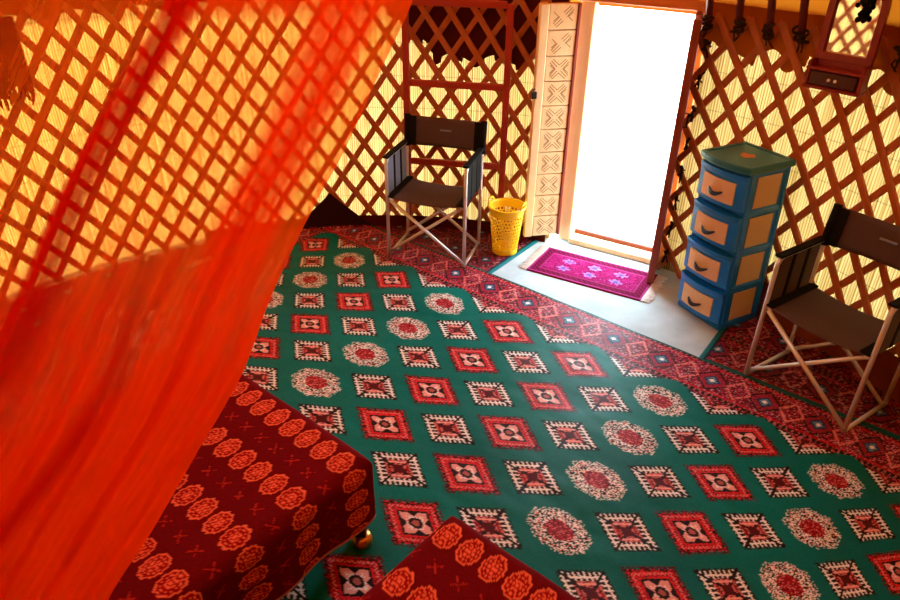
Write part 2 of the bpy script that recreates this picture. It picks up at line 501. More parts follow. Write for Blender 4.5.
# ---- roof poles at the right, each lashed to a lattice head
for i, d in enumerate(np.arange(17.0, 50.0, 3.51)):
    a = math.radians(d)
    lab = 'dark red roof pole lashed to the lattice top right of the doorway'
    b = cyl(a, 2.44, 1.37)
    t = thing('roof_pole', lab, 'pole', b, 0, 'roof poles above the right lattice')
    mb = MB()
    pts = [cyl(a, 2.44, 1.37) - b] + [cyl(a, r, roof_z(r) - 0.05) - b for r in (2.36, 2.2, 1.95, 1.6, 1.2, 0.8, 0.45)]
    mb.tube(pts, [0.017, 0.019, 0.019, 0.018, 0.017, 0.016, 0.014, 0.013], 8)
    mb.build('shaft', M['pole'], t, smooth=True)
    lb = MB()
    for q in range(5):
        p = cyl(a + random.uniform(-.006, .006), 2.435 - 0.004 * q, 1.375 + 0.012 * q) - b
        lb.lathe([(0.019, -0.006), (0.026, -0.004), (0.026, 0.004), (0.019, 0.006)], 10, mat=Matrix.Translation(p) @ Matrix.Rotation(random.uniform(-.5, .5), 4, 'X') @ Matrix.Rotation(random.uniform(-.5, .5), 4, 'Y'))
    for q in range(2):
        p = cyl(a + random.uniform(-.008, .008), 2.425, 1.375) - b
        lb.tube([p, p + Vector((random.uniform(-.01, .01), random.uniform(-.01, .01), -0.02)), p + Vector((random.uniform(-.02, .02), random.uniform(-.02, .02), -0.045))], 0.004, 5)
    lb.build('lashing', M['twine'], t)
# thin cords stretched along the roof poles
cd = MB()
cd.tube([cyl(math.radians(d), 2.36, roof_z(2.36) - 0.072 + 0.006 * math.sin(d)) for d in np.arange(12, 50, 1.5)], 0.004, 5)
tag(cd.build('cord', M['twine']), 'thin dark cord strung across the roof poles above the right lattice', 'cord')

# ---- doorway
PL = Vector((0.772, 4.010, 0)); PR = Vector((1.238, 3.723, 0))
ux = (PR - PL).normalized(); un = Vector((-ux.y, ux.x, 0))    # un points outwards
DM = Matrix(((ux.x, un.x, 0, PL.x), (ux.y, un.y, 0, PL.y), (0, 0, 1, 0), (0, 0, 0, 1)))
DWID = (PR - PL).length
fr = bpy.data.objects.new('trim_1', None); COL.objects.link(fr); fr.matrix_world = DM; struct(fr)
mb = MB(); mb.rbox((-0.085, -0.02, 0), (0.0, 0.10, 1.50), 0.006); mb.build('jamb', M['wood_pale'], fr)
mb = MB(); mb.rbox((DWID, -0.01, 0), (DWID + 0.055, 0.10, 1.50), 0.006); mb.build('jamb', M['wood_orange'], fr)
mb = MB(); mb.rbox((-0.10, -0.05, 1.425), (DWID + 0.10, 0.10, 1.54), 0.006); mb.build('lintel', M['wood_orange'], fr)
mb = MB(); mb.rbox((0.0, -0.045, 0), (DWID, 0.055, 0.035), 0.005); mb.build('sill', M['wood_pale'], fr)
mb = MB(); mb.rbox((0.0, 0.055, 0), (DWID, 0.10, 0.06), 0.005); mb.build('threshold', M['wood_red'], fr)
# dark block beside the right jamb at the floor
mb = MB(); mb.rbox((DWID + 0.055, -0.05, 0), (DWID + 0.17, 0.05, 0.07), 0.006); mb.build('foot_block', M['wood_dark'], fr)

def leaf(name, hinge, tip, thick, zlo, mat, label, cat, carved):
    d = (tip - hinge); wid = d.length; d.normalize()
    nrm = Vector((d.y, -d.x, 0))
    if nrm.dot(Vector((0, -1, 0))) < 0 and carved: nrm = -nrm
    # local: x along leaf from tip to hinge, y = away from viewer face, z up
    e = -d
    yv = -nrm
    if e.cross(yv).z < 0: yv = -yv
    root = bpy.data.objects.new(name, None); COL.objects.link(root)
    root.matrix_world = Matrix(((e.x, yv.x, 0, tip.x), (e.y, yv.y, 0, tip.y), (0, 0, 1, zlo), (0, 0, 0, 1)))
    struct(root); tag(root, label, cat)
    H = 1.42 - zlo
    return root, wid, H

# left leaf swung in flat against the wall, carved squares face the room
root, wid, H = leaf('door_1', Vector((0.690, 3.985, 0)), Vector((0.462, 3.938, 0)), 0.03, 0.05, None,
                    'pale wooden door leaf with ten carved squares, swung open left of the doorway', 'door', True)
st = 0.052
mb = MB(); mb.rbox((0, 0, 0), (st, 0.035, H), 0.005); mb.build('stile', M['wood_pale'], root)
mb = MB(); mb.rbox((wid - 0.018, 0, 0), (wid, 0.035, H), 0.004); mb.build('stile', M['wood_red'], root)
mb = MB(); mb.rbox((st, 0.026, 0), (wid - 0.018, 0.034, H), 0.002); mb.build('backing_board', M['wood_red'], root)
ph = H / 10.0
for k in range(10):
    mb = MB()
    x0, x1 = st + 0.004, wid - 0.020
    z0, z1 = k * ph + 0.003, (k + 1) * ph - 0.003
    mb.rbox((x0, 0.006, z0), (x1, 0.03, z1), 0.003)
    cx, cz = (x0 + x1) / 2, (z0 + z1) / 2
    hw = (x1 - x0) * 0.30; hh = ph * 0.33
    strokes = []
    for sx in (-1, 1):
        for sz in (-1, 1):
            if k >= 8 and sx * sz < 0: continue
            for off in (-1, 0, 1):
                ox, oz = off * 0.011 * sz, -off * 0.011 * sx
                strokes.append(((cx + sx * hw * 0.22 + ox, cz + sz * hh * 0.22 + oz), (cx + sx * hw + ox * .8, cz + sz * hh + oz * .8)))
    for sx in (-1, 1):
        strokes.append(((cx + sx * hw * 1.15, cz - hh * .5), (cx + sx * hw * .6, cz)))
        strokes.append(((cx + sx * hw * 1.15, cz + hh * .5), (cx + sx * hw * .6, cz)))
    for (a, b) in strokes:
        dx, dz = b[0] - a[0], b[1] - a[1]; ln = math.hypot(dx, dz); px, pz = -dz / ln * 0.0017, dx / ln * 0.0017
        y = 0.0052
        mb.add([(a[0] - px, y, a[1] - pz), (b[0] - px, y, b[1] - pz), (b[0] + px, y, b[1] + pz), (a[0] + px, y, a[1] + pz),
                (a[0] - px, y + .004, a[1] - pz), (b[0] - px, y + .004, b[1] - pz), (b[0] + px, y + .004, b[1] + pz), (a[0] + px, y + .004, a[1] + pz)],
               [(0, 1, 2, 3), (4, 7, 6, 5), (0, 4, 5, 1), (1, 5, 6, 2), (2, 6, 7, 3), (3, 7, 4, 0)], 1)
    mb.build('carved_panel', [M['wood_pale'], M['wood_line']], root)
mb = MB(); mb.rbox((-0.018, -0.012, 0.87), (0.012, 0.0, 0.91), 0.003); mb.tube([(-0.01, -0.012, 0.905), (-0.016, -0.02, 0.925), (-0.004, -0.02, 0.93)], 0.004, 6)
mb.build('latch', M['plastic_black'], root)

# right leaf swung in, seen almost edge on
root, wid, H = leaf('door_2', Vector((1.235, 3.700, 0)), Vector((1.142, 3.436, 0)), 0.04, 0.012, None,
                    'red-brown door leaf swung into the room at the right of the doorway, seen edge on', 'door', False)
mb = MB(); mb.rbox((0, -0.018, 0), (0.05, 0.022, H + 0.005), 0.005); mb.build('stile', M['wood_red'], root)
mb = MB(); mb.rbox((wid - 0.05, -0.018, 0), (wid, 0.022, H + 0.005), 0.005); mb.build('stile', M['wood_red'], root)
for k in range(5):
    mb = MB(); mb.rbox((0.05, -0.010, k * H / 5 + 0.003), (wid - 0.05, 0.014, (k + 1) * H / 5 - 0.003), 0.004); mb.build('plank_panel', M['wood_red'], root)
mb = MB(); mb.tube([(0.03, -0.018, 0.9), (0.03, -0.035, 0.9), (0.03, -0.035, 0.97), (0.03, -0.018, 0.97)], 0.005, 6)
mb.build('pull_handle', M['plastic_black'], root)

# twine lashing the lattice end to the right jamb
tw = MB()
prev = None
for z in np.arange(0.10, 1.40, 0.165):
    p0 = DM @ Vector((DWID + 0.055, 0.02, z)); q = cyl(math.radians(48.6), RL - 0.02, z + 0.05)
    tw.tube([p0, (p0 + q) / 2 + Vector((-0.01, -0.01, 0.02)), q, (p0 + q) / 2 + Vector((-0.012, -0.012, -0.02)), p0 + Vector((0, 0, -0.015))], 0.006, 6)
    for _ in range(4):
        o = Vector((random.uniform(-.02, .02), random.uniform(-.02, .02), random.uniform(-.025, .025)))
        tw.tube([q + o, q - o * .6 + Vector((-.012, -.012, 0)), q + Vector((-.01, -.01, -.05)) + o], 0.005, 5)
tw.tube([DM @ Vector((DWID + 0.075, -0.005 + 0.006 * math.sin(z * 21), z)) for z in np.arange(0.06, 1.42, 0.05)], 0.005, 6)
tag(tw.build('rope', M['twine']), 'dark twine lashing the lattice to the right door jamb', 'rope')

# ------------------------------------------------------------------ carpets
def noise2(n, m, k):
    """smooth random field"""
    a = rng.random((k + 2, k + 2))
    xi = np.linspace(0, k, n)[:, None]; yi = np.linspace(0, k, m)[None, :]
    x0 = xi.astype(int); y0 = yi.astype(int); fx = xi - x0; fy = yi - y0
    fx = fx * fx * (3 - 2 * fx); fy = fy * fy * (3 - 2 * fy)
    return (a[x0, y0] * (1 - fx) * (1 - fy) + a[x0 + 1, y0] * fx * (1 - fy) + a[x0, y0 + 1] * (1 - fx) * fy + a[x0 + 1, y0 + 1] * fx * fy)

GREEN = lin((2, 94, 84)); CRIM = lin((176, 18, 34)); RED = lin((205, 30, 34)); MAR = lin((74, 8, 16)); BLK = lin((26, 10, 14))
CREAM = lin((228, 218, 206)); ROSE = lin((214, 110, 100)); PINK = lin((226, 150, 140)); BLUEG = lin((90, 130, 150)); DBLUE = lin((30, 40, 70))

def paint(C, mask, col):
    C[mask] = col

def gul_pattern(I, J, C, R1, R2, parity_type):
    """stepped lozenge, hooked square and speckled octagon rosettes on a half-drop grid"""
    # nearest main site
    best = None
    for par in (0, 1):
        ci = np.round(I - 0.5 * par) + 0.5 * par
        cj = np.round(J - 0.5 * par) + 0.5 * par
        di = I - ci; dj = J - cj
        m = (np.abs(di) + np.abs(dj)) < 0.46
        if par == 1:                              # hooked square
            h = 0.335
            p = (di + dj) / h; q = (di - dj) / h
            ap, aq = np.abs(p), np.abs(q); mx = np.maximum(ap, aq)
            inside = mx < 1.06
            edge = inside & (mx > 0.96) & (R1 < 0.55)
            paint(C, edge, BLK)
            ring = (mx <= 0.96) & (mx > 0.56)
            paint(C, ring, BLK * 1.2)
            stroke_v = np.abs(((p * 4.5) % 1) - .5) < 0.17         # comb teeth on top and bottom
            stroke_h = np.abs(((q * 4.5) % 1) - .5) < 0.17
            top = ring & (aq > ap); side = ring & (ap >= aq)
            paint(C, top & stroke_v, CREAM)
            paint(C, side & stroke_h, CREAM)
            paint(C, top & (np.abs(aq - 0.72) < 0.045), CREAM)
            paint(C, side & (np.abs(ap - 0.84) < 0.045), CREAM)
            core = mx <= 0.56
            paint(C, core, CRIM * .75)
            paint(C, core & (np.abs(((mx * 5) % 1) - .5) < .25), ROSE * .85)
            paint(C, core & (R1 < 0.35), MAR)
            paint(C, core & (np.abs(ap - aq) < 0.10) & (mx > .2), BLK)
            paint(C, core & (mx < 0.24), MAR)
            paint(C, core & (aq > ap) & (mx > .36) & (mx < .46), PINK)
            diag = (mx > 0.5) & (mx < 1.0) & (np.abs(ap - aq) < 0.09)
            paint(C, diag, BLK)
        else:
            typ = parity_type(np.round(cj).astype(int))
            isA = (typ == 0) & m | ((typ == 0) & (np.abs(di) + np.abs(dj) < 0.5))
            a = (np.abs(di) + np.abs(dj)) / 0.36
            p = (di + dj) / 0.36; q = (di - dj) / 0.36
            paint(C, isA & (a < 1.14) & (R1 < 0.6), MAR)
            paint(C, isA & (a < 1.0), CRIM)
            paint(C, isA & (a < 1.0) & (R2 < 0.22), MAR)
            paint(C, isA & (a < 1.0) & (R2 > 0.7), RED)
            tick = (np.abs(((p * 6.5) % 1) - .5) < 0.25) ^ (np.abs(((q * 6.5) % 1) - .5) < 0.25)
            paint(C, isA & (np.abs(a - 0.80) < 0.055) & tick, ROSE)
            paint(C, isA & (np.abs(a - 0.94) < 0.05) & (R1 < .5), BLK)
            paint(C, isA & (a < 0.64), RED)
            paint(C, isA & (a < 0.60), BLK)
            ar = np.maximum(np.abs(di) * 1.0, np.abs(dj) * 1.0) / 0.36
            paint(C, isA & (a < 0.50) & ((np.abs(di) < 0.05) | (np.abs(dj) < 0.055) | (a < .26)), PINK * .9)
            paint(C, isA & (a < 0.34) & (R2 < 0.4), CREAM)
            rr = np.sqrt((di * 1.0) ** 2 + (dj * 1.0) ** 2) / 0.36
            paint(C, isA & (rr < 0.19), BLK)
            paint(C, isA & (rr < 0.10), ROSE * .5)
            # octagon of flecks
            isC = (typ == 1)
            o = np.maximum(np.maximum(np.abs(p), np.abs(q)) * 0.98, np.maximum(np.abs(p + q), np.abs(p - q)) * 0.68)
            ringC = isC & (o < 1.0) & (o > 0.50)
            fray = isC & (o >= 1.0) & (o < 1.13)
            paint(C, fray & (R1 < 0.35), CREAM * .8)
            paint(C, ringC & (R1 < 0.42), CREAM)
            paint(C, ringC & (R1 >= 0.42) & (R1 < 0.80), BLK)
            paint(C, ringC & (R1 >= 0.80) & (R1 < 0.90), ROSE)
            core = isC & (o <= 0.50)
            paint(C, core, lin((150, 16, 36)))
            paint(C, core & (R1 < 0.25), MAR)
            paint(C, core & (R1 > 0.86), ROSE)
    return C

def ctype(j):
    return np.where(np.isin(j, (0, 2, -3, -5, 4)), 1, 0)

def border_pattern(D, S, C, mask, R1, R2):
    """crimson band: D = 0..1 across, S = metres along"""
    base = lin((98, 8, 28))
    paint(C, mask, base)
    paint(C, mask & (R1 < 0.30), MAR)
    paint(C, mask & (R1 > 0.80), lin((200, 60, 84)))
    paint(C, mask & (R2 > 0.93), lin((190, 150, 150)))
    per = 0.24
    s = (S / per) % 1 - 0.5; dd = D - 0.5
    med = np.abs(s) / 0.34 + np.abs(dd) / 0.34
    paint(C, mask & (med < 1.0), BLK)
    paint(C, mask & (med < 0.86) & (R2 < .8), lin((150, 30, 50)))
    paint(C, mask & (med < 0.5), DBLUE)
    paint(C, mask & (med < 0.36) & (R1 < .6), BLUEG)
    paint(C, mask & (med < 0.16), CREAM)
    s2 = (S / per + .5) % 1 - 0.5
    hook = np.abs(np.abs(s2) + np.abs(dd) * 0.8 - 0.22) < 0.03
    paint(C, mask & hook & (R2 < .75), ROSE)
    for pos in (0.06, 0.94):
        gl = mask & (np.abs(D - pos) < 0.035)
        paint(C, gl, BLK)
        paint(C, gl & (((S / 0.026) % 1) < 0.42) & (R2 < .7), ROSE * .6)
    paint(C, mask & (np.abs(D - 0.14) < 0.03) & (R2 < .7), CRIM)
    paint(C, mask & (np.abs(D - 0.86) < 0.03) & (R2 < .7), CRIM)

# world position of the grid of guls (a hand-laid, slightly skewed carpet)
CO = np.array([[0.3942, 1.6643], [0.1715, 0.2456], [0.3131, -0.2581], [0.0014, -0.0048], [-0.0088, 0.0063], [-0.0128, 0.0106],
               [0.0004, 0.0010], [0.0023, -0.0021], [0.0007, -0.0007], [-0.0021, 0.0017]])
LIN = np.array([[0.3589, 1.6868], [0.1782, 0.2428], [0.3027, -0.2516]])
def carpet_xy(I, J):
    i = np.clip(I, -1.2, 4.4); j = np.clip(J, -6.0, 3.0)
    B = np.stack([np.ones_like(i), i, j, i * i, i * j, j * j, i ** 3, i * i * j, i * j * j, j ** 3], -1)
    W = B @ CO
    W = W + (I - i)[..., None] * LIN[1] + (J - j)[..., None] * LIN[2]
    return W[..., 0], W[..., 1]

def curl(X, Y, Z, rmax=2.44):
    """where the carpet meets the wall it turns up against it"""
    dx, dy = X - CX, Y - CY
    r = np.hypot(dx, dy)
    ex = np.maximum(r - rmax, 0)
    k = np.where(ex > 0, (rmax + ex * 0.08) / r, 1.0)
    return CX + dx * k, CY + dy * k, Z + ex * 0.75

I1, I0, J0, J1 = 4.36, -4.6, -6.75, 3.75
ni, nj = 600, 920
I = np.linspace(I0, I1, ni)[:, None] * np.ones((1, nj)); J = np.linspace(J0, J1, nj)[None, :] * np.ones((ni, 1))
R1 = rng.random((ni, nj)); R2 = rng.random((ni, nj))
C = np.empty((ni, nj, 3)); C[:] = GREEN
C *= (0.88 + 0.24 * rng.random((ni, nj, 1))) * (0.8 + 0.4 * noise2(ni, nj, 9))[..., None]
gul_pattern(I, J, C, R1, R2, ctype)
scal = 3.60 - 0.16 * np.abs(np.sin((J - 0.0) * PI)) ** 0.7 * (np.abs(np.cos(J * PI)) > 0.0) * 0.75
bm = I > scal
D = np.clip((I - 3.52) / (I1 - 3.52), 0, 1)
border_pattern(D, J * 0.394, C, bm, R1, R2)
for side in (-1, 1):
    lim = J0 + 0.5 if side < 0 else J1 - 0.5
    mk = ((J < lim) if side < 0 else (J > lim)) & ~bm
    D2 = (lim - J) / 0.5 if side < 0 else (J - lim) / 0.5
    border_pattern(np.clip(D2, 0, 1), I * 0.301, C, mk, R1, R2)
paint(C, (I > I1 - 0.045), lin((20, 70, 66)))
X, Y = carpet_xy(I, J)
# the far corner is turned up and coloured near-black
dark_corner = (np.hypot(X - CX, Y - CY) > 2.455) & (J < -4.6) & (I > 2)
paint(C, dark_corner, lin((44, 16, 18)) * 1.0)
Z = 0.0085 + 0.004 * noise2(ni, nj, 24) + 0.003 * noise2(ni, nj, 60)
X, Y, Z = curl(X, Y, Z)
edge = np.zeros((ni, nj), bool); edge[0] = edge[-1] = True; edge[:, 0] = edge[:, -1] = True
Z = np.where(edge, np.minimum(Z, 0.0 + np.maximum(Z - 0.012, 0) + 0.0005), Z)
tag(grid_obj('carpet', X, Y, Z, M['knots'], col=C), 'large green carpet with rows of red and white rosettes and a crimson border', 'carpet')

# two border runners lying beyond the big carpet, along the wall on either side of the doorway
def runner(label, i0, i1, j0, j1, edge_j, dim):
    n = int((i1 - i0) * 0.301 / 0.0065); m = int((j1 - j0) * 0.394 / 0.0065)
    I = np.linspace(i0, i1, n)[:, None] * np.ones((1, m)); J = np.linspace(j0, j1, m)[None, :] * np.ones((n, 1))
    R1 = rng.random((n, m)); R2 = rng.random((n, m))
    C = np.empty((n, m, 3)); C[:] = MAR
    D = ((I - i0) / 0.95) % 1
    border_pattern(D, J * 0.394, C, np.ones((n, m), bool), R1, R2)
    C *= 0.62
    paint(C, (np.abs(I - i0) < 0.10), lin((10, 70, 62)))
    e = np.abs(J - edge_j) * 0.394
    paint(C, e < 0.035, lin((18, 96, 100)))
    paint(C, (e < 0.035) & (e > 0.02), lin((20, 34, 44)))
    X = LIN[0, 0] + I * LIN[1, 0] + J * LIN[2, 0]; Y = LIN[0, 1] + I * LIN[1, 1] + J * LIN[2, 1]
    Z = 0.007 + 0.003 * noise2(n, m, 20)
    ed = np.zeros((n, m), bool); ed[0] = ed[-1] = True; ed[:, 0] = ed[:, -1] = True
    Z = np.where(ed, 0.0006, Z)
    r = np.hypot(X - CX, Y - CY)
    o = grid_obj('runner_carpet', X, Y, Z, M['knots'], col=C, mask=r < RL - 0.035)
    return tag(o, label, 'carpet')
runner('dark red runner carpet under the yellow waste basket and the back chair', 4.40, 7.2, -6.1, -3.04, -3.04, 1)
runner('dark red runner carpet under the right-hand folding chair and drawer tower', 4.40, 8.0, 0.17, 3.6, 0.17, 1)

def side_mat():
    n, m = 300, 200
    I = np.linspace(-4.0, 5.0, n)[:, None] * np.ones((1, m)); J = np.linspace(-11.5, -6.82, m)[None, :] * np.ones((n, 1))
    R1 = rng.random((n, m)); R2 = rng.random((n, m))
    C = np.empty((n, m, 3)); C[:] = lin((104, 8, 18)); C *= (0.8 + .4 * R1[..., None])
    border_pattern(((J + 11.5) / 0.9) % 1, I * 0.301, C, ((J + 11.5) % 1.8) < .9, R1, R2)
    X = LIN[0, 0] + I * LIN[1, 0] + J * LIN[2, 0]; Y = LIN[0, 1] + I * LIN[1, 1] + J * LIN[2, 1]
    Z = 0.006 + 0.003 * noise2(n, m, 16)
    o = grid_obj('felt_rug', X, Y, Z, M['knots'], col=C, mask=np.hypot(X - CX, Y - CY) < RL - 0.035)
    tag(o, 'dark red rug along the left wall, seen through the orange net', 'rug')
side_mat()

# magenta doormat with fringes
m0, m1, m2 = Vector((0.445, 3.600, 0)), Vector((0.625, 3.905, 0)), Vector((1.050, 3.250, 0))
ex = (m2 - m0); lx = ex.length; ex.normalize(); ey = Vector((-ex.y, ex.x, 0)); ly = 0.345
rug = thing('doormat', 'small magenta patterned rug with white fringes in front of the doorway', 'rug', (m0.x, m0.y, 0.0), math.atan2(ex.y, ex.x))
n, m = 150, 76
U = np.linspace(0, lx, n)[:, None] * np.ones((1, m)); V = np.linspace(0, ly, m)[None, :] * np.ones((n, 1))
R1 = rng.random((n, m))
C = np.empty((n, m, 3)); C[:] = lin((140, 8, 78))
paint(C, R1 < .35, lin((96, 6, 54))); paint(C, R1 > .9, lin((170, 50, 120)))
be = np.minimum(np.minimum(U, lx - U), np.minimum(V, ly - V))
paint(C, be < 0.075, lin((112, 8, 52)))
paint(C, (np.abs(be - 0.065) < .004) | (np.abs(be - 0.012) < .004), lin((150, 50, 110)))
paint(C, (np.abs(be - 0.038) < .016) & ((((U + V) / 0.032) % 1) < .45), lin((70, 8, 40)))
for a in range(3):
    for b_ in range(2):
        cx, cy = lx * (0.27 + 0.23 * a), ly * (0.36 + 0.28 * b_)
        r = np.hypot((U - cx), (V - cy) * 1.25); th = np.arctan2(V - cy, U - cx)
        fl_ = r < 0.036 + 0.008 * np.cos(th * 6)
        paint(C, fl_ & (R1 < .6), lin((130, 110, 165)))
        paint(C, r < 0.014, lin((90, 70, 140)))
        paint(C, (np.abs(r - 0.050) < .004) & (R1 < .6), lin((90, 10, 60)))
Z = 0.0075 + 0.002 * noise2(n, m, 8)
ed = np.zeros((n, m), bool); ed[0] = ed[-1] = True; ed[:, 0] = ed[:, -1] = True
Z = np.where(ed, 0.0006, Z)
grid_obj('woven_field', U, V, Z, M['cotton'], rug, col=C)
for side in (0, 1):
    mb = MB()
    for k in range(70):
        y = ly * (k + .5) / 70
        x = 0.0 if side == 0 else lx
        s = -1 if side == 0 else 1
        l = random.uniform(.035, .06)
        mb.tube([(x - s * .006, y, .006), (x + s * l * .5, y + random.uniform(-.006, .006), .006), (x + s * l, y + random.uniform(-.012, .012), .003)], [.0028, .0024, .0015], 5)
    o = mb.build('fringe', M['fringe'], rug); o['label'] = 'white cotton fringe'

# ------------------------------------------------------------------ beds
BU = Vector((-0.766, 0.643, 0)); BV = Vector((-0.643, -0.766, 0))
def bed(corner, label, label2, width, length, right_side):
    """corner = the front corner of the foot end; x runs across along foot edge, y along the length"""
    sx = BU if right_side else -BU
    mat = Matrix(((sx.x, BV.x, 0, corner[0]), (sx.y, BV.y, 0, corner[1]), (0, 0, 1, 0), (0, 0, 0, 1)))
    root = bpy.data.objects.new('bed', None); COL.objects.link(root)
    flip = sx.cross(BV).z < 0
    def P(x, y, z): return mat @ Vector((x, y, z))
    base = P(width / 2, length / 2, 0)
    root.location = base; tag(root, label, 'bed')
    inv = Matrix.Translation(-base)
    def bx(mb, lo, hi, r=.006):
        mb.rbox(lo, hi, r, mat=inv @ mat)
    mb = MB(); bx(mb, (0.03, 0.0, 0.19), (width - 0.03, length - 0.03, 0.25)); mb.build('frame', M['wood_dark'], root)
    mb = MB(); bx(mb, (0.03, 0.03, 0.25), (width - 0.03, length - 0.03, 0.428), .03); mb.build('mattress', M['mattress'], root)
    for lx_, ly_ in ((0.060, 0.020), (width - 0.060, 0.020), (0.075, length - 0.065), (width - 0.075, length - 0.065)):
        p = P(lx_, ly_, 0) - base
        mb = MB(); mb.rbox((-0.017, -0.017, 0.012), (0.017, 0.017, 0.20), .003, mat=Matrix.Translation(p)); lg = mb.build('leg', M['wood_dark'], root)
        mb = MB(); mb.lathe([(0.001, 0.0), (0.026, 0.0), (0.034, 0.014), (0.036, 0.03), (0.032, 0.046), (0.022, 0.055), (0.001, 0.056)], 20, mat=Matrix.Translation(p))
        ft = mb.build('foot_cap', M['brass'], lg, smooth=True); ft['label'] = 'round brass foot cap'
    # cover with rosettes, draped over the edges
    drop = 0.27; R = 0.05; g = 0.006
    def wrap(t, W):
        """arc-length coordinate -> (inset position, drop)"""
        t = np.asarray(t)
        q = R * PI / 2
        pos = np.empty_like(t); dz = np.empty_like(t)
        # distance outside the flat top on each side
        lo = -(t - R); hi = t - (W - R)
        o = np.maximum(np.maximum(lo, hi), 0)
        ang = np.clip(o / R, 0, PI / 2)
        ext = np.maximum(o - q, 0)
        off = np.sin(ang) * R; down = (1 - np.cos(ang)) * R + ext
        pos = np.where(lo > 0, R - off, np.where(hi > 0, W - R + off, t))
        return pos, down
    ext = R * PI / 2 - R + drop - R
    a = np.arange(-ext, width + ext, 0.0042); b = np.arange(-ext, length + ext, 0.0048)
    A = a[:, None] * np.ones((1, len(b))); Bq = b[None, :] * np.ones((len(a), 1))
    px, dx = wrap(A, width); py, dy = wrap(Bq, length)
    down = np.maximum(dx, dy)
    both = np.minimum(dx, dy)
    wav = 0.010 * np.sin(A * 23) * (np.clip(dy / .2, 0, 1)) ; wv2 = 0.010 * np.sin(Bq * 21) * (np.clip(dx / .2, 0, 1))
    # corner folds: pull the two-way overhang in
    px = px + np.where(A < width / 2, -1, 1) * (0.004 + wv2 * .8) * (dx > 0) + np.where(A < width / 2, 1, -1) * both * 0.12
    py = py + np.where(Bq < length / 2, -1, 1) * (0.004 + wav * .8) * (dy > 0) + np.where(Bq < length / 2, 1, -1) * both * 0.12
    zt = 0.436 + 0.006 * noise2(len(a), len(b), 10) - down
    zt = zt + 0.012 * noise2(len(a), len(b), 16) * (down > .15)
    Xw = mat[0][0] * px + mat[0][1] * py + corner[0]; Yw = mat[1][0] * px + mat[1][1] * py + corner[1]
    # pattern
    R1 = rng.random(A.shape); R2 = rng.random(A.shape)
    C = np.empty(A.shape + (3,)); C[:] = lin((96, 5, 13)); C *= (0.85 + .3 * R1[..., None])
    pu, pv = 0.077, 0.188
    gx = (A - 0.056) / pu; gy = (Bq - 0.086) / pv
    kx = np.round(gx); ky = np.round(gy)
    ddx = (gx - kx) * pu; ddy = (gy - ky) * pv
    r = np.hypot(ddx, ddy * 0.74); th = np.arctan2(ddy * .74, ddx)
    rim = 0.0325 + 0.0015 * np.cos(th * 10)
    OR = lin((226, 96, 60)); DR_ = lin((140, 14, 16))
    paint(C, r < rim, OR); paint(C, r < rim - .0048, DR_)
    paint(C, (np.abs(r - 0.0205) < 0.0024) & (np.cos(th * 12) > -.2), OR)
    paint(C, r < .014, lin((158, 24, 20)))
    paint(C, (np.abs(r - 0.011) < 0.0033) & (np.cos(th * 6) > -.4), OR)
    paint(C, r < .0045, OR)
    # small crosses between the rows
    gy2 = (Bq - 0.086) / pv - 0.5; ky2 = np.round(gy2); e2 = (gy2 - ky2) * pv; f2 = ((A - 0.056) / pu - .5); e1 = (f2 - np.round(f2)) * pu
    crs = ((np.abs(np.abs(e1) - np.abs(e2)) < .0035) & (np.maximum(np.abs(e1), np.abs(e2)) < .017))
    paint(C, crs & (R2 < .8), lin((160, 34, 24)))
    hemm = np.minimum(np.minimum(A + ext, width + ext - A), np.minimum(Bq + ext, length + ext - Bq))
    paint(C, hemm < .012, lin((190, 110, 90)))
    cov = grid_obj('bedspread', Xw, Yw, zt, M['cotton'], col=C)
    tag(cov, label2, 'bedspread')
    return root
bed((-0.232, 1.578), 'low bed with dark legs and brass feet behind the orange net', 'dark red bedspread with orange rosettes on the bed under the orange net', 0.90, 1.85, True)
bed((0.013, 1.372), 'low bed nearest the camera, hidden beneath its red cover', 'dark red bedspread with orange rosettes on the nearest bed, its corner at bottom centre', 0.90, 1.50, False)

